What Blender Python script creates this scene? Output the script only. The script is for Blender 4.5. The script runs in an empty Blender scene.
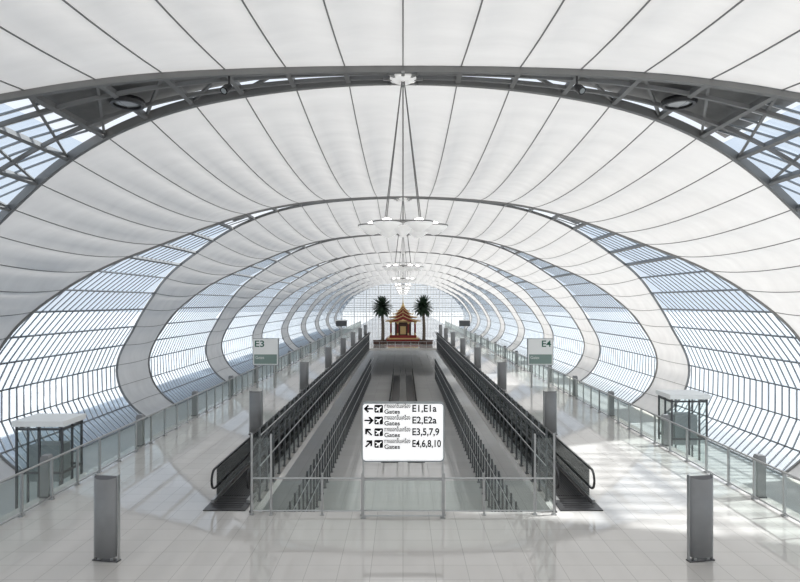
import bpy, math, random, bisect
from mathutils import Vector, Matrix
random.seed(7)
scene = bpy.context.scene
COL = scene.collection

# ------------------------------------------------------------------ materials
def mat_p(name, color, rough=0.5, metal=0.0, emis=None, estr=0.0, spec=0.5):
    m = bpy.data.materials.new(name); m.use_nodes = True
    b = m.node_tree.nodes['Principled BSDF']
    b.inputs['Base Color'].default_value = (*color, 1)
    b.inputs['Roughness'].default_value = rough
    b.inputs['Metallic'].default_value = metal
    b.inputs['Specular IOR Level'].default_value = spec
    if emis:
        b.inputs['Emission Color'].default_value = (*emis, 1)
        b.inputs['Emission Strength'].default_value = estr
    return m

def mat_noise(name, c1, c2, scale, rough=0.5, metal=0.0, bump=0.0, spec=0.5):
    m = mat_p(name, c1, rough, metal, spec=spec); nt = m.node_tree; N = nt.nodes; L = nt.links
    b = N['Principled BSDF']
    tc = N.new('ShaderNodeTexCoord'); nz = N.new('ShaderNodeTexNoise'); nz.inputs['Scale'].default_value = scale
    nz.inputs['Detail'].default_value = 4
    L.new(tc.outputs['Object'], nz.inputs['Vector'])
    r = N.new('ShaderNodeMix'); r.data_type = 'RGBA'
    r.inputs['A'].default_value = (*c1, 1); r.inputs['B'].default_value = (*c2, 1)
    L.new(nz.outputs['Fac'], r.inputs['Factor']); L.new(r.outputs['Result'], b.inputs['Base Color'])
    if bump:
        bp = N.new('ShaderNodeBump'); bp.inputs['Strength'].default_value = bump
        L.new(nz.outputs['Fac'], bp.inputs['Height']); L.new(bp.outputs['Normal'], b.inputs['Normal'])
    return m

def mat_glass(name, tint, gloss=0.1, rough=0.03, diff=0.0, dcol=(0.8, 0.85, 0.9)):
    m = bpy.data.materials.new(name); m.use_nodes = True
    nt = m.node_tree; N = nt.nodes; L = nt.links; N.clear()
    o = N.new('ShaderNodeOutputMaterial'); t = N.new('ShaderNodeBsdfTransparent'); g = N.new('ShaderNodeBsdfGlossy')
    t.inputs['Color'].default_value = (*tint, 1); g.inputs['Roughness'].default_value = rough
    mx = N.new('ShaderNodeMixShader'); mx.inputs[0].default_value = gloss
    L.new(t.outputs[0], mx.inputs[1]); L.new(g.outputs[0], mx.inputs[2])
    last = mx
    if diff:
        d = N.new('ShaderNodeBsdfDiffuse'); d.inputs['Color'].default_value = (*dcol, 1)
        m2 = N.new('ShaderNodeMixShader'); m2.inputs[0].default_value = diff
        L.new(mx.outputs[0], m2.inputs[1]); L.new(d.outputs[0], m2.inputs[2]); last = m2
    L.new(last.outputs[0], o.inputs['Surface'])
    return m

def mat_fabric():
    m = bpy.data.materials.new('roof_fabric'); m.use_nodes = True
    nt = m.node_tree; N = nt.nodes; L = nt.links; N.clear()
    o = N.new('ShaderNodeOutputMaterial'); d = N.new('ShaderNodeBsdfDiffuse'); t = N.new('ShaderNodeBsdfTranslucent')
    tc = N.new('ShaderNodeTexCoord'); nz = N.new('ShaderNodeTexNoise'); nz.inputs['Scale'].default_value = 0.35
    nz.inputs['Detail'].default_value = 5
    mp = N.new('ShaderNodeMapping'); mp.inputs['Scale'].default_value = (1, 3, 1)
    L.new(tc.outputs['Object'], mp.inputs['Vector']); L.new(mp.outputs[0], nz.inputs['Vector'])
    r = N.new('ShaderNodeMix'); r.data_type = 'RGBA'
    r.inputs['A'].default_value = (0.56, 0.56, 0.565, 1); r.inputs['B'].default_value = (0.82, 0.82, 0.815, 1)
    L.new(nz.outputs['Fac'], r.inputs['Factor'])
    L.new(r.outputs['Result'], d.inputs['Color'])
    t.inputs['Color'].default_value = (0.85, 0.84, 0.83, 1)
    mx = N.new('ShaderNodeMixShader'); mx.inputs[0].default_value = 0.22
    L.new(d.outputs[0], mx.inputs[1]); L.new(t.outputs[0], mx.inputs[2]); L.new(mx.outputs[0], o.inputs['Surface'])
    return m

def mat_tile(name, c1, c2, mortar, size, rough, spec=0.5, msize=0.006):
    m = mat_p(name, c1, rough, spec=spec); nt = m.node_tree; N = nt.nodes; L = nt.links
    b = N['Principled BSDF']; tc = N.new('ShaderNodeTexCoord'); br = N.new('ShaderNodeTexBrick')
    br.offset = 0.0; br.inputs['Scale'].default_value = 1.0
    br.inputs['Brick Width'].default_value = size; br.inputs['Row Height'].default_value = size
    br.inputs['Mortar Size'].default_value = msize
    br.inputs['Color1'].default_value = (*c1, 1); br.inputs['Color2'].default_value = (*c2, 1)
    br.inputs['Mortar'].default_value = (*mortar, 1)
    L.new(tc.outputs['Object'], br.inputs['Vector'])
    nz = N.new('ShaderNodeTexNoise'); nz.inputs['Scale'].default_value = 0.6; nz.inputs['Detail'].default_value = 6
    L.new(tc.outputs['Object'], nz.inputs['Vector'])
    mx = N.new('ShaderNodeMix'); mx.data_type = 'RGBA'; mx.blend_type = 'MULTIPLY'; mx.inputs['Factor'].default_value = 0.12
    L.new(br.outputs['Color'], mx.inputs['A']); L.new(nz.outputs['Fac'], mx.inputs['B'])
    L.new(mx.outputs['Result'], b.inputs['Base Color'])
    mr = N.new('ShaderNodeMapRange'); mr.inputs['To Min'].default_value = rough * 0.6; mr.inputs['To Max'].default_value = rough * 1.5
    L.new(nz.outputs['Fac'], mr.inputs['Value']); L.new(mr.outputs['Result'], b.inputs['Roughness'])
    return m

M_FAB = mat_fabric()
M_SEAM = mat_p('seam_grey', (0.20, 0.20, 0.20), 0.6)
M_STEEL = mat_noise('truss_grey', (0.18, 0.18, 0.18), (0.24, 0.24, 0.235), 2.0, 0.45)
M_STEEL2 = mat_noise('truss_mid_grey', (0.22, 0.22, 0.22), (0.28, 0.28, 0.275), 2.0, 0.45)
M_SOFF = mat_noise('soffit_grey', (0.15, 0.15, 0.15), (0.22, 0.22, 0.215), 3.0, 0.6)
M_MULL = mat_p('mullion_grey', (0.26, 0.285, 0.31), 0.4)
M_MULLW = mat_p('mullion_pale', (0.88, 0.89, 0.90), 0.4)
M_PIPE = mat_p('pipe_grey', (0.18, 0.19, 0.20), 0.4)
M_WIN = mat_glass('window_glass', (0.80, 0.87, 0.95), 0.07, 0.05, 0.05)
M_WIN2 = mat_glass('end_window_glass', (0.88, 0.90, 0.92), 0.06, 0.05, 0.15)
M_RG = mat_glass('railing_glass', (0.92, 0.955, 0.94), 0.07, 0.02)
M_DG = mat_glass('grey_glass', (0.88, 0.90, 0.90), 0.09, 0.03)
M_BG = mat_glass('dark_tinted_glass', (0.38, 0.39, 0.39), 0.10, 0.05)
M_FLOOR = mat_tile('floor_tile', (0.64, 0.615, 0.585), (0.675, 0.65, 0.62), (0.46, 0.44, 0.415), 0.6, 0.045, spec=1.0, msize=0.006)
M_LOW = mat_tile('lower_floor_stone', (0.72, 0.71, 0.695), (0.76, 0.75, 0.735), (0.5, 0.49, 0.48), 1.2, 0.04, spec=1.0)
M_SLAB = mat_noise('slab_edge', (0.42, 0.42, 0.41), (0.5, 0.5, 0.49), 3.0, 0.6)
M_STEELB = mat_noise('brushed_steel', (0.40, 0.41, 0.41), (0.50, 0.50, 0.50), 12.0, 0.3, 0.8)
M_POST = mat_p('screen_post_grey', (0.13, 0.135, 0.14), 0.35, 0.4)
M_DARK = mat_p('dark_metal', (0.10, 0.105, 0.11), 0.4, 0.3)
M_BLACK = mat_p('black_rubber', (0.015, 0.015, 0.017), 0.4)
M_TREAD = mat_noise('tread_metal', (0.03, 0.03, 0.035), (0.06, 0.06, 0.06), 30, 0.3, 0.4)
M_TOTEM = mat_noise('totem_grey', (0.22, 0.225, 0.23), (0.27, 0.275, 0.28), 6, 0.35)
M_TOTD = mat_p('totem_dark', (0.10, 0.10, 0.105), 0.45)
M_SIGN = mat_p('sign_white', (0.9, 0.9, 0.9), 0.4, emis=(1, 1, 1), estr=0.5)
M_SIGN2 = mat_p('sign_pale', (0.72, 0.74, 0.73), 0.4, emis=(1, 1, 1), estr=0.12)
M_INK = mat_p('sign_ink', (0.008, 0.008, 0.01), 0.7, spec=0.2)
M_GREEN = mat_p('sign_green', (0.03, 0.13, 0.09), 0.5)
M_SGREY = mat_p('sign_grey', (0.30, 0.33, 0.34), 0.5)
M_BAND = mat_p('sign_band', (0.24, 0.33, 0.30), 0.5)
M_LAMP = mat_p('lamp_enamel', (0.86, 0.86, 0.85), 0.35, emis=(1, 0.98, 0.95), estr=0.30)
M_BULB = mat_p('lamp_bulb', (1, 1, 1), 0.3, emis=(1, 0.97, 0.92), estr=9)
M_CABLE = mat_p('cable_grey', (0.17, 0.17, 0.17), 0.4)
M_RED = mat_noise('roof_red', (0.22, 0.016, 0.014), (0.30, 0.03, 0.022), 6, 0.5)
M_GOLD = mat_noise('gilt', (0.66, 0.48, 0.20), (0.78, 0.58, 0.26), 10, 0.35, 0.2)
M_BROWN = mat_noise('dark_wood', (0.05, 0.025, 0.018), (0.10, 0.045, 0.03), 8, 0.5)
M_TRUNK = mat_noise('palm_bark', (0.10, 0.08, 0.06), (0.17, 0.14, 0.11), 9, 0.9, bump=0.5)
M_LEAF = mat_noise('palm_green', (0.012, 0.035, 0.018), (0.03, 0.06, 0.03), 4, 0.6)

# ------------------------------------------------------------------ mesh builder
class MB:
    def __init__(s): s.v = []; s.f = []; s.m = []; s.mats = []
    def mi(s, mat):
        if mat not in s.mats: s.mats.append(mat)
        return s.mats.index(mat)
    def face(s, idx, mat): s.f.append(tuple(idx)); s.m.append(s.mi(mat))
    def box(s, x0, x1, y0, y1, z0, z1, mat):
        b = len(s.v)
        s.v += [(x0, y0, z0), (x1, y0, z0), (x1, y1, z0), (x0, y1, z0), (x0, y0, z1), (x1, y0, z1), (x1, y1, z1), (x0, y1, z1)]
        for f in ((0, 3, 2, 1), (4, 5, 6, 7), (0, 1, 5, 4), (1, 2, 6, 5), (2, 3, 7, 6), (3, 0, 4, 7)):
            s.face([b + i for i in f], mat)
    def quad(s, a, b, c, d, mat):
        n = len(s.v); s.v += [tuple(a), tuple(b), tuple(c), tuple(d)]; s.face((n, n + 1, n + 2, n + 3), mat)
    def path(s, pts, nors, w, h, mat, closed=False):
        n = len(pts); b = len(s.v)
        P = [Vector(p) for p in pts]
        for i in range(n):
            if closed: t = P[(i + 1) % n] - P[i - 1]
            else: t = P[min(i + 1, n - 1)] - P[max(i - 1, 0)]
            t.normalize()
            nn = Vector(nors[i]) if isinstance(nors, list) else Vector(nors)
            side = t.cross(nn); side.normalize(); up = side.cross(t); up.normalize()
            for (a, c) in ((-1, -1), (1, -1), (1, 1), (-1, 1)):
                s.v.append(tuple(P[i] + side * a * w / 2 + up * c * h / 2))
        rng = n if closed else n - 1
        for i in range(rng):
            j = (i + 1) % n
            for k in range(4):
                k2 = (k + 1) % 4
                s.face((b + i * 4 + k, b + i * 4 + k2, b + j * 4 + k2, b + j * 4 + k), mat)
        if not closed:
            s.face((b + 3, b + 2, b + 1, b), mat); e = b + (n - 1) * 4; s.face((e, e + 1, e + 2, e + 3), mat)
    def beam(s, p, q, w, h, mat, up=(0, 0, 1)):
        d = (Vector(q) - Vector(p)).normalized()
        if abs(d.dot(Vector(up).normalized())) > 0.98: up = (0, 1, 0)
        s.path([p, q], up, w, h, mat)
    def tube(s, pts, rads, n, mat):
        P = [Vector(p) for p in pts]; b = len(s.v)
        ref = Vector((0.31, 0.77, 0.11)).normalized()
        for i, p in enumerate(P):
            t = (P[min(i + 1, len(P) - 1)] - P[max(i - 1, 0)]).normalized()
            r_ = ref if abs(t.dot(ref)) < 0.95 else Vector((1, 0, 0))
            x = t.cross(r_).normalized(); y = t.cross(x)
            r = rads[i] if isinstance(rads, (list, tuple)) else rads
            for k in range(n):
                a = 2 * math.pi * k / n
                s.v.append(tuple(p + (x * math.cos(a) + y * math.sin(a)) * r))
        for i in range(len(P) - 1):
            for k in range(n):
                k2 = (k + 1) % n
                s.face((b + i * n + k, b + i * n + k2, b + (i + 1) * n + k2, b + (i + 1) * n + k), mat)
        s.face([b + k for k in range(n)][::-1], mat); e = b + (len(P) - 1) * n; s.face([e + k for k in range(n)], mat)
    def lathe(s, prof, n, mat, c=(0, 0, 0)):
        b = len(s.v)
        for (r, z) in prof:
            for k in range(n):
                a = 2 * math.pi * k / n
                s.v.append((c[0] + r * math.cos(a), c[1] + r * math.sin(a), c[2] + z))
        for i in range(len(prof) - 1):
            for k in range(n):
                k2 = (k + 1) % n
                s.face((b + i * n + k, b + i * n + k2, b + (i + 1) * n + k2, b + (i + 1) * n + k), mat)
    def poly(s, pts, mat):
        b = len(s.v); s.v += [tuple(p) for p in pts]; s.face(range(b, b + len(pts)), mat)
    def prism(s, pts2, y0, y1, mat):
        n = len(pts2); b = len(s.v)
        s.v += [(x, y0, z) for x, z in pts2] + [(x, y1, z) for x, z in pts2]
        s.face(range(b, b + n), mat); s.face([b + n + i for i in range(n)][::-1], mat)
        for i in range(n):
            j = (i + 1) % n; s.face((b + j, b + i, b + n + i, b + n + j), mat)
    def obj(s, name, smooth=False, loc=(0, 0, 0), parent=None):
        me = bpy.data.meshes.new(name); me.from_pydata(s.v, [], s.f)
        for m in s.mats: me.materials.append(m)
        me.polygons.foreach_set('material_index', s.m)
        if smooth: me.polygons.foreach_set('use_smooth', [True] * len(s.f))
        me.update()
        o = bpy.data.objects.new(name, me); o.location = loc; COL.objects.link(o)
        if parent: o.parent = parent
        return o

def empty(name, loc=(0, 0, 0)):
    o = bpy.data.objects.new(name, None); o.empty_display_size = 0.3; o.location = loc; COL.objects.link(o); return o
def tag(o, label, cat, group=None):
    o['label'] = label; o['category'] = cat
    if group: o['group'] = group
    return o
def struct(o, label=None):
    o['kind'] = 'structure'
    if label: o['label'] = label
    return o
def fix_cp(src, loc, parent):
    o = src.copy(); o.location = loc; o.parent = parent; COL.objects.link(o); return o
def copy_thing(root, loc, rotz=None):
    r = root.copy(); r.location = loc; COL.objects.link(r)
    if rotz is not None: r.rotation_euler = (0, 0, rotz)
    for c in list(root.children):
        c2 = fix_cp(c, c.location, r)
        for g in list(c.children): fix_cp(g, g.location, c2)
    return r

# ------------------------------------------------------------------ shell geometry
S = 22.0; A = 22.9; B = 10.08; ZC = 2.07
def sst(a, b, x):
    t = min(max((x - a) / (b - a), 0), 1); return t * t * (3 - 2 * t)
def rad(th):
    d = abs(math.degrees(th))
    return 1 - 0.075 * sst(16, 50, d) * (1 - 0.85 * sst(66, 105, d)) + 0.125 * sst(84, 126, d)
def shell(th, y, inset=0.0):
    r = rad(th)
    return Vector(((A * r - inset) * math.sin(th), y, ZC + (B * r - inset) * math.cos(th)))
def nrm(th):
    e = 0.01
    t = shell(th + e, 0) - shell(th - e, 0)
    v = Vector((t.z, 0, -t.x)); v.normalize()
    return v if v.dot(Vector((-math.sin(th), 0, -math.cos(th)))) > 0 else -v
def gap_near(th):
    t = min(abs(th), math.pi / 2)
    return (0.022 + 0.345 * math.sin(t) ** 1.95) * S
def gap_far(th):
    t = min(abs(th), math.pi / 2)
    return (0.006 + 0.355 * math.sin(t) ** 2.8) * S
TMAX = math.radians(125.5)
fine = [i * TMAX / 2000 for i in range(2001)]
acc = [0]
for i in range(2000):
    acc.append(acc[-1] + (shell(fine[i + 1], 0) - shell(fine[i], 0)).length)
NG = 19
def th_at(sv):
    i = min(max(bisect.bisect_left(acc, sv), 1), 2000)
    f = (sv - acc[i - 1]) / (acc[i] - acc[i - 1]); return fine[i - 1] + f * (fine[i] - fine[i - 1])
nodes = [th_at(acc[-1] * i / NG) for i in range(NG + 1)]
SUB = 4
half = [th_at(acc[-1] * i / (NG * SUB)) for i in range(NG * SUB + 1)]
ths = [-t for t in half[::-1][:-1]] + half
YT = lambda k: (0.85 + k) * S
gapk = lambda k, th: gap_near(th) if k <= 0 else gap_far(th)
K0, K1 = -2, 9
NU = 14
for k in range(K0, K1):
    mb = MB()
    def fp(i, th, u, off=0.0):
        y0 = YT(k) + gapk(k, th); y1 = YT(k + 1) - gapk(k + 1, th)
        y = y0 + (y1 - y0) * u
        sag = 0.75 * (y1 - y0) / S * 4 * u * (1 - u)
        ph = (i % SUB) / SUB
        pil = 0.26 * math.sin(math.pi * ph) * math.sin(math.pi * u)
        return shell(th, y) + nrm(th) * (sag - pil + off)
    for i, th in enumerate(ths):
        for j in range(NU + 1): mb.v.append(tuple(fp(i, th, j / NU)))
    for i in range(len(ths) - 1):
        for j in range(NU):
            a = i * (NU + 1) + j
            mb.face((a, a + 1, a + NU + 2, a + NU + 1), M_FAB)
    nf = len(mb.f)
    for i in range(0, len(ths), SUB):
        th = ths[i]
        mb.path([fp(i, th, j / NU, 0.012) for j in range(NU + 1)], nrm(th), 0.034, 0.025, M_SEAM)
    o = mb.obj('ceiling')
    for p in o.data.polygons[:nf]: p.use_smooth = True
    struct(o, 'white tensile fabric roof bay with dark longitudinal seams')

wi = 1; ti = 1
for k in range(K0 + 1, K1 + 1):
    yt = YT(k)
    near = k <= 0
    gap = gap_near if near else gap_far
    TS = math.radians(29 if near else 32)
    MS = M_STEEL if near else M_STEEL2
    mb = MB()
    for sgn in (-1, 1):
        tin = [t for t in ths if abs(t) <= math.radians(56)]
        tlo = [t for t in ths if t >= math.radians(54)]; tln = [t for t in ths if t <= -math.radians(54)]
        mb.path([shell(t, yt + sgn * gap(t), 0.05) for t in tin], [nrm(t) for t in tin], 0.17 if near else 0.11, 0.28 if near else 0.16, MS)
        for tl in (tlo, tln):
            mb.path([shell(t, yt + sgn * gap(t), 0.05) for t in tl], [nrm(t) for t in tl], 0.09, 0.16, M_STEEL2)
        if near:
            tt = [t for t in ths if abs(t) < math.radians(50)]
            mb.path([shell(t, yt + sgn * gap(t) * 0.4, 0.08) for t in tt], [nrm(t) for t in tt], 0.10, 0.12, MS)
    for i in range(len(ths)):
        t = ths[i]
        if abs(t) < TS and i < len(ths) - 1:
            t2 = ths[i + 1]
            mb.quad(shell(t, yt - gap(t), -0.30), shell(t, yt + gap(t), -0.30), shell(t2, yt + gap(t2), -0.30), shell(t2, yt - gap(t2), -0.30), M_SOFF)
        if i % 4 == 0 and math.radians(4) < abs(t) < math.radians(54):
            mb.beam(shell(t, yt - gap(t), 0.04), shell(t, yt + gap(t), 0.04), 0.15, 0.20, MS, nrm(t))
        if near and i % 4 == 0 and math.radians(8) < abs(t) < math.radians(40) and 4 <= i < len(ths) - 4:
            t2 = ths[i + 4] if t > 0 else ths[i - 4]
            mb.beam(shell(t, yt - gap(t), 0.0), shell(t2, yt + gap(t2), 0.0), 0.08, 0.09, MS, nrm(t))
    struct(mb.obj('trim_%d' % ti), 'grey curved steel truss arch with cross members'); ti += 1
    for sd in (-1, 1):
        mb = MB()
        tz = [t for t in ths if t * sd > TS]
        if sd < 0: tz = tz[::-1]
        for i in range(len(tz) - 1):
            t, t2 = tz[i], tz[i + 1]
            mb.quad(shell(t, yt - gap(t), -0.08), shell(t, yt + gap(t), -0.08), shell(t2, yt + gap(t2), -0.08), shell(t2, yt - gap(t2), -0.08), M_WIN)
        step = 0.68 if k <= 2 else 1.0
        for i in range(NG):
            t, t2 = nodes[i], nodes[i + 1]
            if t2 < TS: continue
            lean = 0.32; stag = step / 2 if i % 2 else 0.0
            for q in range(-14, 15):
                y0 = q * step + lean / 2 + stag; y1 = y0 - lean
                g0, g1 = gap(t), gap(t2)
                if abs(y0) > g0 or abs(y1) > g1: continue
                mb.beam(shell(t * sd, yt + y0, -0.03), shell(t2 * sd, yt + y1, -0.03), 0.04, 0.055, M_MULL, nrm(t * sd))
                if abs(y0 + 0.09) < g0 and abs(y1 + 0.09) < g1:
                    mb.beam(shell(t * sd, yt + y0 + 0.09, -0.05), shell(t2 * sd, yt + y1 + 0.09, -0.05), 0.10, 0.02, M_MULLW, nrm(t * sd))
        for i, t in enumerate(nodes):
            tt = t * sd
            if t > TS:
                mb.beam(shell(tt, yt - gap(t), 0.0), shell(tt, yt + gap(t), 0.0), 0.08, 0.09, M_PIPE, nrm(tt))
        struct(mb.obj('window_%d' % wi), 'curved glazed bay with slanted mullions and grey purlins'); wi += 1

mb = MB(); ye = YT(K1)
def ztop(x): return ZC + B * math.sqrt(max(0, 1 - (x / A) ** 2))
xs = [-22 + i * 1.1 for i in range(41)]
for i in range(len(xs) - 1):
    mb.quad((xs[i], ye, -4.6), (xs[i + 1], ye, -4.6), (xs[i + 1], ye, ztop(xs[i + 1])), (xs[i], ye, ztop(xs[i])), M_WIN2)
for i, x in enumerate(xs):
    w = 0.34 if i % 4 == 0 else 0.14
    mb.beam((x, ye - 0.1, -4.6), (x, ye - 0.1, ztop(x)), w, w, M_MULLW)
for q in range(15):
    z = -0.2 + q * 0.8
    if z > 11.3: break
    xx = A * math.sqrt(max(0, 1 - ((z - ZC) / B) ** 2))
    mb.beam((-xx, ye - 0.15, z), (xx, ye - 0.15, z), 0.18, 0.18, M_MULLW if q % 2 else M_SGREY)
struct(mb.obj('window_%d' % wi), 'glazed end wall with pale louvred frame')

# ------------------------------------------------------------------ floors
FX = 9.35; VX = 3.55; V0 = 14.3; V1 = 65.0; YB = -24; YE = 216
mb = MB()
mb.box(-FX, FX, YB, V0, -0.25, 0, M_FLOOR)
mb.box(-FX, -VX, V0, V1, -0.25, 0, M_FLOOR)
mb.box(VX, FX, V0, V1, -0.25, 0, M_FLOOR)
mb.box(-FX, FX, V1, YE, -0.25, 0, M_FLOOR)
struct(mb.obj('floor'), 'polished beige stone tile concourse floor')
mb = MB(); mb.box(-FX, FX, YB, YE + 2, -3.4, -3.0, M_LOW)
struct(mb.obj('floor'), 'polished grey stone lower level floor')
mb = MB()
for sd in (-1, 1):
    mb.box(min(sd * FX, sd * 24), max(sd * FX, sd * 24), YB, YE + 2, -4.75, -4.6, M_SLAB)
struct(mb.obj('floor'), 'pale concrete ground strip outside the concourse edge')
mb = MB(); mb.box(-400, 400, -300, 600, -5.2, -5.0, mat_noise('apron', (0.50, 0.51, 0.51), (0.6, 0.6, 0.59), 0.05, 0.9))
struct(mb.obj('floor'), 'pale concrete apron outside')

# ------------------------------------------------------------------ railings
def railing2(x, y0, y1, z, h, step, postmat, glassmat, railmat, label, group, postw=0.05, bracket=0.0, railr=0.035, bottom=True):
    root = empty('glass_railing', (x, y0, z)); tag(root, label, 'railing', group)
    n = int(round((y1 - y0) / step))
    mb = MB()
    mb.box(-postw / 2, postw / 2, -0.025, 0.025, 0, h - 0.02, postmat)
    mb.box(-postw, postw, -0.06, 0.06, 0, 0.03, postmat)
    if bracket:
        mb.beam((0, 0, h - 0.4), (bracket, 0, h), 0.04, 0.05, postmat, (0, 1, 0))
        mb.beam((0, 0, h * 0.45), (bracket * 0.9, 0, h * 0.60), 0.04, 0.05, postmat, (0, 1, 0))
    p0 = mb.obj('post', parent=root)
    mb = MB(); mb.box(-0.006, 0.006, 0.05, step - 0.05, 0.12, h - 0.06, glassmat)
    g0 = mb.obj('glass_panel', parent=root)
    for i in range(1, n):
        fix_cp(p0, (0, i * step, 0), root); fix_cp(g0, (0, i * step, 0), root)
    mb = MB(); mb.tube([(bracket, -0.05, h), (bracket, n * step, h)], railr, 8, railmat); mb.obj('handrail', parent=root)
    if bracket:
        mb = MB(); mb.tube([(bracket * 0.9, -0.05, h * 0.6), (bracket * 0.9, n * step, h * 0.6)], railr, 8, railmat); mb.obj('handrail', parent=root)
    if bottom:
        mb = MB(); mb.box(-0.02, 0.02, 0, n * step, 0.06, 0.09, railmat); mb.obj('bottom_rail', parent=root)
    return root

for sd in (-1, 1):
    railing2(sd * 8.9, 8.0, 128.0, 0, 1.02, 1.2, M_STEELB, M_RG, M_STEELB,
             'clear greenish glass balustrade with steel posts along the concourse edge', 'concourse edge balustrades', 0.055, 0, 0.026)
    railing2(sd * (VX + 0.06), V0, V1 - 0.4, 0, 1.85, 0.8, M_POST, M_DG, M_STEELB,
             'tall clear glass screen with grey posts along the floor opening', 'floor opening screens', 0.05, sd * -0.24, 0.014, False)
    railing2(sd * 3.35, 17.0, 63.0, -3.0, 2.1, 0.8, M_POST, M_DG, M_STEELB,
             'lower level grey posted glass screen beside the polished aisle', 'lower level screens', 0.06, sd * -0.24, 0.014, False)

root = tag(empty('guard_railing', (0, V0 - 0.2, 0)), 'steel and glass guard railing across the floor opening', 'railing')
gx = [-3.55, -3.1, -1.9, -0.96, 0.96, 1.9, 3.1, 3.55]
for x in gx:
    hh = 1.9 if abs(x) > 3.0 else 0.98
    mb = MB(); mb.box(x - 0.02, x + 0.02, -0.025, 0.025, 0, hh, M_STEELB); mb.box(x - 0.05, x + 0.05, -0.05, 0.05, 0, 0.02, M_STEELB); mb.obj('post', parent=root)
for a, c in zip(gx[:-1], gx[1:]):
    top = 1.8 if min(abs(a), abs(c)) > 3.0 and a * c > 0 else 0.80
    mb = MB(); mb.box(a + 0.04, c - 0.04, -0.006, 0.006, 0.12, top, M_RG); mb.obj('glass_panel', parent=root)
for z, r in ((0.86, 0.022), (0.10, 0.018)):
    mb = MB(); mb.tube([(-3.55, 0, z), (3.55, 0, z)], r, 8, M_STEELB); mb.obj('handrail', parent=root)
root = tag(empty('guard_railing', (0, V1 + 0.15, 0)), 'slim steel guard railing at the pavilion end of the opening', 'railing')
for i in range(9):
    x = -3.4 + i * 0.85
    mb = MB(); mb.box(x - 0.02, x + 0.02, -0.02, 0.02, 0, 0.7, M_STEELB); mb.obj('post', parent=root)
for z in (0.7, 0.35):
    mb = MB(); mb.tube([(-3.4, 0, z), (3.4, 0, z)], 0.015, 8, M_STEELB); mb.obj('handrail', parent=root)

# ------------------------------------------------------------------ moving walkways
def walkway(xc, w, y0, y1, z, label, group, lead=0.9):
    root = tag(empty('moving_walkway', (xc, y0, z)), label, 'moving walkway', group)
    L_ = y1 - y0; hw = w / 2
    mb = MB(); mb.box(-hw + 0.14, hw - 0.14, lead, L_ - lead, 0.0, 0.03, M_TREAD)
    for i in range(12):
        x = -hw + 0.18 + i * (w - 0.36) / 11
        mb.box(x - 0.008, x + 0.008, lead, L_ - lead, 0.03, 0.038, M_BLACK)
    mb.obj('tread_belt', parent=root)
    mb = MB(); mb.box(-hw, hw, -0.15, lead - 0.002, 0.0, 0.022, M_TREAD)
    for i in range(6): mb.box(-hw + 0.15, hw - 0.15, 0.05 + i * 0.13, 0.09 + i * 0.13, 0.022, 0.03, M_BLACK)
    mb.obj('comb_plate', parent=root)
    R = 0.24
    for sx in (-1, 1):
        x = sx * (hw - 0.07)
        mb = MB(); mb.box(x - 0.04, x + 0.04, lead * 0.4, L_ - lead * 0.4, 0.0, 0.10, M_STEELB); mb.obj('skirt', parent=root)
        mb = MB(); mb.box(x - 0.01, x + 0.01, lead * 0.8, L_ - lead * 0.8, 0.10, 0.80, M_BG); mb.obj('balustrade', parent=root)
        pts = []
        for i in range(13):
            a = math.radians(270 - 180 * i / 12)
            pts.append((x, lead * 0.6 + R * math.cos(a), 0.82 - R + R * math.sin(a)))
        for i in range(13):
            a = math.radians(90 - 180 * i / 12)
            pts.append((x, L_ - lead * 0.6 + R * math.cos(a), 0.82 - R + R * math.sin(a)))
        mb = MB(); mb.path(pts, [(1, 0, 0)] * len(pts), 0.04, 0.045, M_BLACK, closed=True); mb.obj('handrail', parent=root)
    return root
for sd in (-1, 1):
    walkway(sd * 4.28, 1.02, 14.5, 63.5, 0.0, 'moving walkway with black handrails and dark metal tread', 'moving walkways')
    walkway(sd * 0.66, 0.86, 30.0, 66.0, -3.0, 'lower level moving walkway with black handrails', 'lower moving walkways')

# ------------------------------------------------------------------ totems
def totem(loc):
    root = tag(empty('freestanding_pillar', loc), 'curved grey metal freestanding pillar on small steel feet', 'pillar', 'freestanding concourse pillars')
    mb = MB(); n = 18; W = 0.235
    pr = []
    for i in range(n + 1):
        a = math.pi * i / n
        pr.append((-W * math.cos(a), -0.13 * math.sin(a)))
    b = len(mb.v); zb = 0.10; m = len(pr)
    for (x, y) in pr: mb.v.append((x, y, zb))
    for (x, y) in pr: mb.v.append((x, y, 1.60 + 0.5 * (y + 0.13) * 0.5))
    for i in range(m - 1): mb.face((b + i, b + i + 1, b + m + i + 1, b + m + i), M_TOTEM)
    mb.face([b + m + i for i in range(m)], M_TOTD); mb.face([b + i for i in range(m)][::-1], M_TOTEM)
    mb.face((b + m - 1, b, b + m, b + 2 * m - 1), M_TOTD)
    o = mb.obj('curved_panel', parent=root)
    for p in o.data.polygons[:m - 1]: p.use_smooth = True
    for sx in (-1, 1):
        mb = MB(); mb.box(sx * (W + 0.012) - 0.012, sx * (W + 0.012) + 0.012, -0.01, 0.06, 0.02, 1.66, M_STEELB); mb.obj('side_post', parent=root)
    mb = MB(); mb.box(-W + 0.003, W - 0.003, 0.005, 0.06, 0.10, 1.63, M_TOTD); mb.obj('back_panel', parent=root)
    mb = MB(); mb.box(-0.27, 0.27, -0.05, 0.08, 0.0, 0.02, M_TOTD)
    for x in (-0.14, 0.14): mb.box(x - 0.03, x + 0.03, -0.03, 0.04, 0.02, 0.10, M_STEELB)
    mb.obj('foot', parent=root)
    return root
t0 = totem((-5.74, 11.6, 0)); t0.rotation_euler = (0, 0, math.radians(-10))
copy_thing(t0, (5.76, 11.6, 0), math.radians(10))
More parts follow.
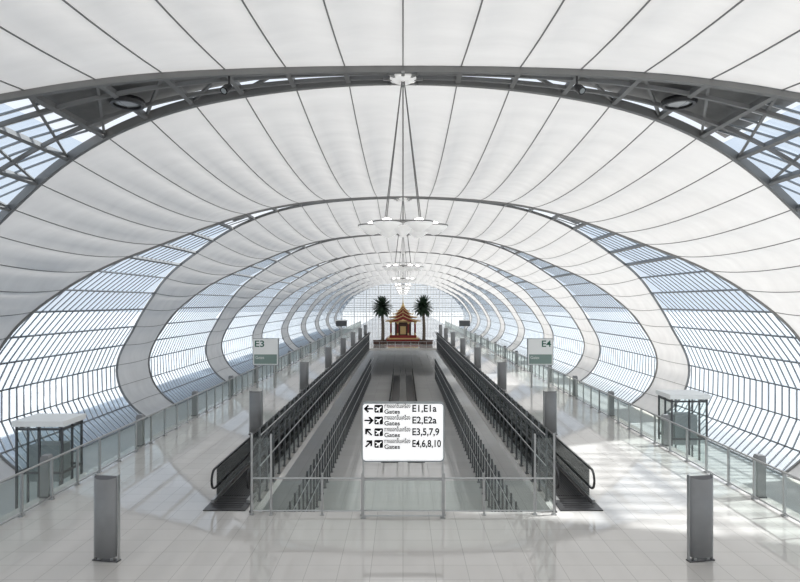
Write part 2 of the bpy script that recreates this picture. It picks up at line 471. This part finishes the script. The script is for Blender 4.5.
for i in range(1, 8):
    for sd in (-1, 1):
        copy_thing(t0, (sd * 5.55, 11.6 + 11 * i, 0), math.radians(10 * sd))

def vent(loc):
    root = tag(empty('railing_pillar', loc), 'short grey metal pillar standing behind the glass balustrade', 'pillar', 'balustrade pillars')
    mb = MB(); mb.prism([(-0.11, 0.0), (0.11, 0.0), (0.11, 1.02), (0.08, 1.08), (-0.08, 1.08), (-0.11, 1.02)], -0.10, 0.10, M_TOTEM); mb.obj('body', parent=root)
    mb = MB(); mb.box(-0.13, 0.13, -0.12, 0.12, 0, 0.04, M_TOTD); mb.obj('plinth', parent=root)
    return root
v0 = vent((-9.15, 15.4, 0))
for i in range(0, 14):
    for sd in (-1, 1):
        if i == 0 and sd < 0: continue
        copy_thing(v0, (sd * 9.15, 15.4 + 5.5 * i, 0))

# ------------------------------------------------------------------ glass lift enclosures
def lift(loc, w, d, h):
    root = tag(empty('glass_lift_enclosure', loc), 'glass lift enclosure with dark steel frame and flat roof', 'lift enclosure', 'lift enclosures')
    mb = MB()
    for x in (-w / 2, 0, w / 2):
        for y in (-d / 2, 0, d / 2):
            if x == 0 and y == 0: continue
            mb.box(x - 0.03, x + 0.03, y - 0.03, y + 0.03, 0, h, M_DARK)
    for z in (0.1, h * 0.36, h * 0.72, h - 0.1):
        for y in (-d / 2, d / 2): mb.box(-w / 2, w / 2, y - 0.03, y + 0.03, z - 0.035, z + 0.035, M_DARK)
        for x in (-w / 2, w / 2): mb.box(x - 0.03, x + 0.03, -d / 2, d / 2, z - 0.035, z + 0.035, M_DARK)
    mb.obj('frame', parent=root)
    mb = MB()
    for y in (-d / 2, d / 2): mb.quad((-w / 2, y, 0), (w / 2, y, 0), (w / 2, y, h), (-w / 2, y, h), M_RG)
    for x in (-w / 2, w / 2): mb.quad((x, -d / 2, 0), (x, d / 2, 0), (x, d / 2, h), (x, -d / 2, h), M_RG)
    mb.obj('glass_wall', parent=root)
    mb = MB(); mb.box(-w / 2 - 0.1, w / 2 + 0.1, -d / 2 - 0.1, d / 2 + 0.1, h, h + 0.18, M_SIGN2); mb.obj('roof', parent=root)
    mb = MB(); mb.box(-w / 2 + 0.25, w / 2 - 0.25, -d / 2 + 0.25, d / 2 - 0.25, h - 1.9, h - 0.7, M_SGREY); mb.obj('lift_car', parent=root)
lift((-12.0, 20.4, -4.6), 1.5, 1.2, 5.50)
lift((11.45, 24.6, -4.6), 1.4, 1.2, 5.72)

# ------------------------------------------------------------------ signs
def text_mesh(body, size, mat, parent, loc, name='lettering', width=None, ext=0.003, bold=0.0):
    cu = bpy.data.curves.new('t', 'FONT'); cu.body = body; cu.size = size; cu.align_x = 'LEFT'; cu.align_y = 'CENTER'; cu.extrude = ext; cu.offset = bold
    to = bpy.data.objects.new('t', cu); COL.objects.link(to)
    dg = bpy.context.evaluated_depsgraph_get(); dg.update()
    me = bpy.data.meshes.new_from_object(to.evaluated_get(dg)); me.name = name
    bpy.data.objects.remove(to, do_unlink=True); bpy.data.curves.remove(cu)
    me.materials.clear(); me.materials.append(mat)
    X = [v.co.x for v in me.vertices]
    if width and X:
        k = width / (max(X) - min(X))
        for v in me.vertices: v.co.x = (v.co.x - min(X)) * k
    o = bpy.data.objects.new(name, me); COL.objects.link(o); o.parent = parent; o.location = loc; o.rotation_euler = (math.radians(90), 0, 0)
    return o
def rrect(cx, cz, w, h, r, n=5):
    p = []
    for (sx, sz, a0) in ((1, 1, 0), (-1, 1, 90), (-1, -1, 180), (1, -1, 270)):
        for i in range(n + 1):
            a = math.radians(a0 + 90 * i / n)
            p.append((cx + sx * (w / 2 - r) + r * math.cos(a), cz + sz * (h / 2 - r) + r * math.sin(a)))
    return p
def arrow(mb, cx, cz, ang, s, y0, y1, mat):
    def R(pts):
        c, q = math.cos(ang), math.sin(ang)
        return [(cx + s * (x * c - z * q), cz + s * (x * q + z * c)) for x, z in pts]
    mb.prism(R([(-0.5, -0.09), (0.42, -0.09), (0.42, 0.09), (-0.5, 0.09)]), y0, y1, mat)
    mb.prism(R([(0.58, 0), (0.12, 0.46), (-0.05, 0.32), (0.28, 0)]), y0, y1, mat)
    mb.prism(R([(0.58, 0), (0.28, 0), (-0.05, -0.32), (0.12, -0.46)]), y0, y1, mat)
def plane_icon(mb, cx, cz, s, y0, y1, m1, m2):
    mb.prism(rrect(cx, cz, s * 1.1, s, s * 0.12), y0, y1, m1)
    R = lambda pts: [(cx + s * (x * 0.8 - z * 0.6) * 1.05, cz + s * (x * 0.6 + z * 0.8) * 1.05) for x, z in pts]
    mb.prism(R([(-0.42, -0.07), (0.38, -0.07), (0.46, 0), (0.38, 0.07), (-0.42, 0.07)]), y0 - 0.003, y0, m2)
    mb.prism(R([(-0.05, 0), (0.14, 0), (-0.16, 0.40), (-0.26, 0.40)]), y0 - 0.003, y0, m2)
    mb.prism(R([(-0.05, 0), (-0.26, -0.40), (-0.16, -0.40), (0.14, 0)]), y0 - 0.003, y0, m2)

SY = 13.9
root = tag(empty('direction_sign', (0, SY, 0)), 'illuminated white gate direction sign with black arrows and lettering', 'sign')
mb = MB(); mb.prism(rrect(0, 2.0, 1.86, 1.32, 0.08), -0.07, 0.07, M_SIGN); mb.obj('sign_panel', parent=root)
mb = MB(); pr = rrect(0, 2.0, 1.88, 1.34, 0.085)
mb.path([(x, 0, z) for x, z in pr], [(0, 1, 0)] * len(pr), 0.03, 0.16, M_SGREY, closed=True); mb.obj('sign_frame', parent=root)
for sx in (-1, 1):
    mb = MB(); mb.box(sx * 0.92 - 0.022, sx * 0.92 + 0.022, -0.03, 0.03, 0, 1.4, M_STEELB); mb.box(sx * 0.92 - 0.06, sx * 0.92 + 0.06, -0.08, 0.08, 0, 0.02, M_STEELB)
    mb.obj('post', parent=root)
mb = MB()
for z in (0.05, 0.88): mb.tube([(-0.92, 0, z), (0.92, 0, z)], 0.018, 8, M_STEELB)
mb.obj('cross_rail', parent=root)
rows = [(2.54, 'E1,E1a', 180, 0.56), (2.27, 'E2,E2a', 0, 0.56), (2.00, 'E3,5,7,9', 135, 0.62), (1.73, 'E4,6,8,10', 45, 0.66)]
for z, tx, an, wd in rows:
    mb = MB(); arrow(mb, -0.79, z, math.radians(an), 0.20, -0.078, -0.0705, M_INK); mb.obj('arrow', parent=root)
    mb = MB(); plane_icon(mb, -0.56, z, 0.18, -0.077, -0.0705, M_INK, M_SIGN); mb.obj('aircraft_icon', parent=root)
    text_mesh('ทางออกขึ้นเครื่อง', 0.14, M_INK, root, (-0.43, -0.074, z + 0.06), width=0.60, bold=0.0018)
    text_mesh('Gates', 0.14, M_INK, root, (-0.43, -0.074, z - 0.07), width=0.36, bold=0.0025)
    text_mesh(tx, 0.225, M_INK, root, (0.215, -0.074, z), width=wd, bold=0.0045)

def gate_sign(loc, txt, sd):
    root = tag(empty('gate_sign', loc), 'white gate sign board reading %s on slim posts' % txt, 'sign', 'gate number signs')
    mb = MB(); mb.box(-0.72, 0.72, -0.08, 0.08, 1.35, 2.85, M_SIGN2); mb.obj('sign_panel', parent=root)
    mb = MB(); mb.box(-0.75, 0.75, -0.09, 0.09, 2.85, 2.88, M_SGREY); mb.box(-0.75, 0.75, -0.09, 0.09, 1.32, 1.35, M_SGREY)
    mb.box(-0.75, -0.72, -0.09, 0.09, 1.35, 2.85, M_SGREY); mb.box(0.72, 0.75, -0.09, 0.09, 1.35, 2.85, M_SGREY); mb.obj('sign_frame', parent=root)
    text_mesh(txt, 0.52, M_GREEN, root, (-0.62 if sd < 0 else 0.08, -0.085, 2.55), width=0.54, bold=0.008)
    mb = MB(); mb.box(-0.66, 0.66, -0.088, -0.081, 1.40, 1.95, M_BAND); mb.obj('display_screen', parent=root)
    text_mesh('Gates', 0.24, M_SIGN2, root, (-0.58, -0.092, 1.76), width=0.5)
    for i, x in enumerate((-0.5, 0.5)):
        mb = MB(); mb.box(x - 0.04, x + 0.04, -0.04, 0.04, 0, 1.32, M_STEELB); mb.obj('post', parent=root)
gate_sign((-8.0, 35.0, 0), 'E3', -1)
gate_sign((8.0, 35.0, 0), 'E4', 1)
def screen(loc):
    root = tag(empty('flight_display', loc), 'dark flight information display on a steel post', 'display screen', 'far display screens')
    mb = MB(); mb.box(-0.7, 0.7, -0.1, 0.1, 1.9, 2.6, M_DARK); mb.obj('screen', parent=root)
    mb = MB(); mb.box(-0.75, 0.75, -0.12, 0.12, 2.6, 2.72, M_SIGN2); mb.obj('header', parent=root)
    mb = MB(); mb.box(-0.06, 0.06, -0.06, 0.06, 0, 1.9, M_STEELB); mb.box(-0.25, 0.25, -0.2, 0.2, 0, 0.04, M_STEELB); mb.obj('post', parent=root)
screen((-7.9, 77, 0)); screen((7.9, 77, 0))

# ------------------------------------------------------------------ pendant lamps
def lamp(y):
    zt = ZC + B - 0.15
    root = tag(empty('pendant_lamp', (0, y, zt)), 'cluster of white conical bowl lamps hung on long cables', 'lamp', 'concourse pendant lamps')
    mb = MB(); mb.lathe([(0, 0.05), (0.22, 0.05), (0.42, -0.02), (0.42, -0.08), (0.2, -0.14), (0, -0.14)], 20, M_LAMP)
    for i in range(8):
        a = i * math.pi / 4
        mb.beam((0, 0, -0.08), (0.62 * math.cos(a), 0.62 * math.sin(a), -0.06), 0.10, 0.06, M_STEELB)
    mb.obj('ceiling_plate', parent=root)
    zl = 7.35 - zt
    for i in range(4):
        a = i * math.pi / 2 + math.pi / 4
        mb = MB(); mb.tube([(0.05 * math.cos(a), 0.05 * math.sin(a), -0.1), (0.78 * math.cos(a), 0.78 * math.sin(a), zl + 0.10)], 0.018, 6, M_CABLE); mb.obj('cable', parent=root)
    mb = MB(); mb.tube([(0, 0, -0.1), (0, 0, zl + 0.1)], 0.022, 6, M_CABLE); mb.obj('cable', parent=root)
    mb = MB(); pts = [(0.80 * math.cos(2 * math.pi * i / 24), 0.80 * math.sin(2 * math.pi * i / 24), zl + 0.08) for i in range(24)]
    mb.path(pts, [(0, 0, 1)] * 24, 0.05, 0.06, M_CABLE, closed=True)
    mb.lathe([(0, -0.34), (0.14, -0.24), (0.34, -0.04), (0.34, 0.0), (0, -0.12)], 16, M_LAMP, (0, 0, zl))
    mb.obj('support_ring', parent=root)
    for i in range(6):
        a = i * math.pi / 3
        c = (0.96 * math.cos(a), 0.96 * math.sin(a), zl)
        mb = MB(); mb.lathe([(0.0, -0.27), (0.10, -0.24), (0.26, -0.15), (0.42, -0.01), (0.43, 0.03), (0.36, -0.01), (0.15, -0.13), (0.0, -0.17)], 24, M_LAMP, c)
        mb.obj('lamp_bowl', smooth=True, parent=root)
        mb = MB(); pts = [(c[0] + 0.43 * math.cos(2 * math.pi * q / 24), c[1] + 0.43 * math.sin(2 * math.pi * q / 24), zl + 0.03) for q in range(24)]
        mb.path(pts, [(0, 0, 1)] * 24, 0.03, 0.035, M_CABLE, closed=True); mb.obj('rim', parent=root)
        mb = MB(); mb.lathe([(0, -0.1), (0.13, -0.06), (0.13, 0.12), (0, 0.17)], 12, M_BULB, c); mb.obj('bulb', smooth=True, parent=root)
    return root
l0 = lamp(YT(0))
for k in range(1, 8): copy_thing(l0, (0, YT(k), l0.location.z))

gap = gap_near
def spot(x, s):
    th = math.asin(x / A); p = shell(th, YT(0) - gap(th), 0.2)
    root = tag(empty('spotlight', p), 'small black spotlight clamped under the dark roof truss', 'spotlight', 'truss spotlights')
    mb = MB(); mb.tube([(0, 0, 0), (0, 0, -0.3)], 0.03, 8, M_BLACK); mb.obj('bracket', parent=root)
    mb = MB(); mb.tube([(0, 0.1, -0.25), (0.05 * s, -0.05, -0.37), (0.1 * s, -0.2, -0.5)], [0.07, 0.12, 0.12], 12, M_BLACK); mb.obj('housing', parent=root)
    mb = MB(); mb.tube([(0.1 * s, -0.2, -0.5), (0.105 * s, -0.21, -0.51)], 0.08, 12, M_SGREY); mb.obj('lens', parent=root)
spot(-5.2, -1); spot(5.2, 1)
def dome(x):
    th = math.asin(x / A); p = shell(th, YT(0), 0.12)
    root = tag(empty('ceiling_floodlight', p), 'round recessed floodlight with dark rim in the truss soffit', 'floodlight', 'truss floodlights')
    mb = MB(); mb.lathe([(0, 0.1), (0.5, 0.1), (0.55, 0.0), (0.5, -0.1), (0.4, -0.1), (0.4, -0.02)], 24, M_BLACK); mb.obj('rim', parent=root)
    mb = MB(); mb.lathe([(0, -0.06), (0.3, -0.05), (0.4, -0.02)], 24, M_STEELB); mb.obj('lens', parent=root)
dome(-8.7); dome(8.7)

# ------------------------------------------------------------------ pavilion
PY = 75.0
root = tag(empty('thai_pavilion', (0, PY, 0)), 'red and gilt tiered roof pavilion with spire on stepped plinth', 'pavilion')
mb = MB(); mb.box(-2.3, 2.3, -2.4, 2.4, 0, 0.22, M_BROWN); mb.box(-2.1, 2.1, -2.1, 2.1, 0.22, 0.45, M_RED); mb.box(-1.9, 1.9, -1.9, 1.9, 0.45, 0.6, M_GOLD)
mb.box(-0.7, 0.7, -2.9, -2.4, 0, 0.12, M_BROWN); mb.obj('plinth', parent=root)
cols = [(x, y) for x in (-1.5, -0.65, 0.65, 1.5) for y in (-1.5, 1.5)] + [(x, y) for x in (-1.5, 1.5) for y in (-0.6, 0.6)]
for (x, y) in cols:
    mb = MB(); mb.lathe([(0.15, 0.6), (0.15, 0.75), (0.10, 0.82), (0.09, 1.2)], 12, M_GOLD, (x, y, 0)); mb.lathe([(0.09, 1.2), (0.09, 2.3)], 12, M_RED, (x, y, 0)); mb.lathe([(0.09, 2.3), (0.16, 2.5), (0.16, 2.6)], 12, M_GOLD, (x, y, 0)); mb.obj('column', parent=root)
mb = MB(); mb.box(-1.65, 1.65, -1.7, -1.62, 0.6, 0.95, M_RED); mb.box(-1.0, 1.0, -0.8, 0.9, 0.6, 2.55, M_BROWN); mb.box(-0.35, 0.35, -0.85, -0.8, 1.0, 2.0, M_GOLD); mb.obj('shrine_wall', parent=root)
def gable_tier(mb, hw, hd, z0, h, mat, edge):
    prof = [(-hw, z0), (-hw * 0.62, z0 + h * 0.22), (-hw * 0.3, z0 + h * 0.58), (0, z0 + h), (hw * 0.3, z0 + h * 0.58), (hw * 0.62, z0 + h * 0.22), (hw, z0)]
    for i in range(6):
        (x0, a), (x1, b) = prof[i], prof[i + 1]
        mb.quad((x0, -hd, a), (x1, -hd, b), (x1, hd, b), (x0, hd, a), mat)
    for y in (-hd, hd):
        mb.poly([(x, y * 0.97, z) for x, z in prof], mat)
        mb.poly([(x * 0.34, y * 0.98, z0 + 0.05 + (z - z0) * 0.34) for x, z in prof], edge)
        mb.path([(x, y, z) for x, z in prof], [(0, 0, 1)] * 7, 0.09, 0.09, edge)
    mb.beam((0, -hd, z0 + h), (0, hd, z0 + h), 0.06, 0.08, edge)
    for y in (-hd, hd):
        mb.tube([(0, y, z0 + h), (0, y * 1.03, z0 + h + 0.3)], [0.05, 0.01], 6, edge)
        for sx in (-1, 1): mb.tube([(sx * hw, y, z0), (sx * (hw + 0.12), y, z0 + 0.22)], [0.05, 0.01], 6, edge)
mb = MB(); mb.box(-1.7, 1.7, -1.7, 1.7, 2.52, 2.68, M_GOLD)
for (hw, z, h) in ((2.1, 2.62, 0.70), (1.65, 3.05, 0.75), (1.2, 3.45, 0.80), (0.75, 3.85, 0.7)):
    gable_tier(mb, hw, hw, z, h, M_RED, M_GOLD)
mb.obj('tiered_roof', parent=root)
mb = MB(); mb.lathe([(0.26, 4.25), (0.28, 4.4), (0.18, 4.5), (0.19, 4.6), (0.11, 4.7), (0.11, 4.8), (0.06, 4.95), (0.02, 5.6)], 12, M_GOLD); mb.obj('spire', parent=root)
for sx in (-1, 1):
    b = tag(empty('display_plinth', (sx * 2.95, 70.0, 0)), 'low dark wooden display plinth beside the pavilion steps', 'plinth', 'pavilion plinths')
    mb = MB(); mb.box(-0.5, 0.5, -0.3, 0.3, 0.08, 0.5, M_BROWN); mb.box(-0.42, 0.42, -0.25, 0.25, 0, 0.08, M_DARK); mb.obj('body', parent=b)
    mb = MB(); mb.box(-0.55, 0.55, -0.35, 0.35, 0.5, 0.56, M_BROWN); mb.obj('top', parent=b)

def palm(loc, seed):
    random.seed(seed)
    root = tag(empty('palm_tree', loc), 'tall indoor palm with dense dark green crown in round planter', 'palm tree', 'pavilion palms')
    mb = MB(); mb.lathe([(0, 0), (0.42, 0), (0.5, 0.45), (0.5, 0.5), (0.42, 0.5), (0.40, 0.42), (0, 0.42)], 20, M_BROWN); mb.obj('planter', parent=root)
    mb = MB(); pts = []; rr = []
    for i in range(26):
        z = 0.42 + i * (4.0 / 25); pts.append((0.06 * math.sin(z), 0.03 * math.cos(z), z)); rr.append((0.20 - 0.05 * i / 25) * (1.0 + (0.12 if i % 2 else 0)))
    mb.tube(pts, rr, 10, M_TRUNK); mb.obj('trunk', parent=root)
    mb = MB(); top = Vector(pts[-1])
    for f in range(64):
        az = f * 2.39996; el = math.radians(85 - 130 * (f / 63) ** 0.95); Lf = 1.4 + random.uniform(-0.15, 0.15)
        d = Vector((math.cos(az) * math.cos(el), math.sin(az) * math.cos(el), math.sin(el)))
        P = [top.copy()]; v = d.copy()
        for i in range(9):
            v = (v + Vector((0, 0, -0.09))).normalized(); P.append(P[-1] + v * Lf / 9)
        mb.tube(P, [0.03 - 0.0025 * i for i in range(10)], 4, M_LEAF)
        for i in range(1, 10):
            t = (P[i] - P[i - 1]).normalized(); side = t.cross(Vector((0, 0, 1)))
            if side.length < 0.1: side = Vector((1, 0, 0))
            side.normalize()
            ll = 0.42 * math.sin(math.pi * (0.15 + 0.8 * i / 10))
            for q in (0.0, 0.5):
                base = P[i - 1].lerp(P[i], q)
                for sg in (-1, 1):
                    tip = base + (side * sg * 0.8 + t * 0.6 + Vector((0, 0, -0.25))) * ll
                    w_ = t * 0.055
                    mb.poly([base - w_, base + w_, tip], M_LEAF)
    mb.obj('crown', parent=root)
palm((-2.45, 71.5, 0), 3); palm((2.45, 71.5, 0), 5)

# ------------------------------------------------------------------ light and camera
w = bpy.data.worlds.new('World'); scene.world = w; w.use_nodes = True
nt = w.node_tree; bg = nt.nodes['Background']
tc = nt.nodes.new('ShaderNodeTexCoord'); sp = nt.nodes.new('ShaderNodeSeparateXYZ'); cr = nt.nodes.new('ShaderNodeValToRGB')
nt.links.new(tc.outputs['Generated'], sp.inputs[0]); nt.links.new(sp.outputs['Z'], cr.inputs['Fac'])
cr.color_ramp.elements[0].position = 0.0; cr.color_ramp.elements[0].color = (0.92, 0.95, 0.98, 1)
cr.color_ramp.elements[1].position = 0.6; cr.color_ramp.elements[1].color = (0.70, 0.80, 0.93, 1)
nt.links.new(cr.outputs['Color'], bg.inputs['Color']); bg.inputs['Strength'].default_value = 1.12
sl = bpy.data.lights.new('sun', 'SUN'); sl.energy = 8.3; sl.angle = math.radians(2); sl.color = (1, 0.95, 0.88)
so = bpy.data.objects.new('sun', sl); COL.objects.link(so); so.location = (30, 0, 40)
so.rotation_euler = Vector((-0.68, -0.14, -0.73)).to_track_quat('-Z', 'Y').to_euler()

cam = bpy.data.cameras.new('camera'); co = bpy.data.objects.new('camera', cam); COL.objects.link(co)
co.location = (0, 0, 5.0); co.rotation_euler = (math.radians(90), 0, 0)
cam.sensor_width = 36; cam.lens = 27.0; cam.shift_x = -3 / 800; cam.shift_y = 11 / 800; cam.clip_end = 1500
scene.camera = co
scene.view_settings.view_transform = 'Standard'
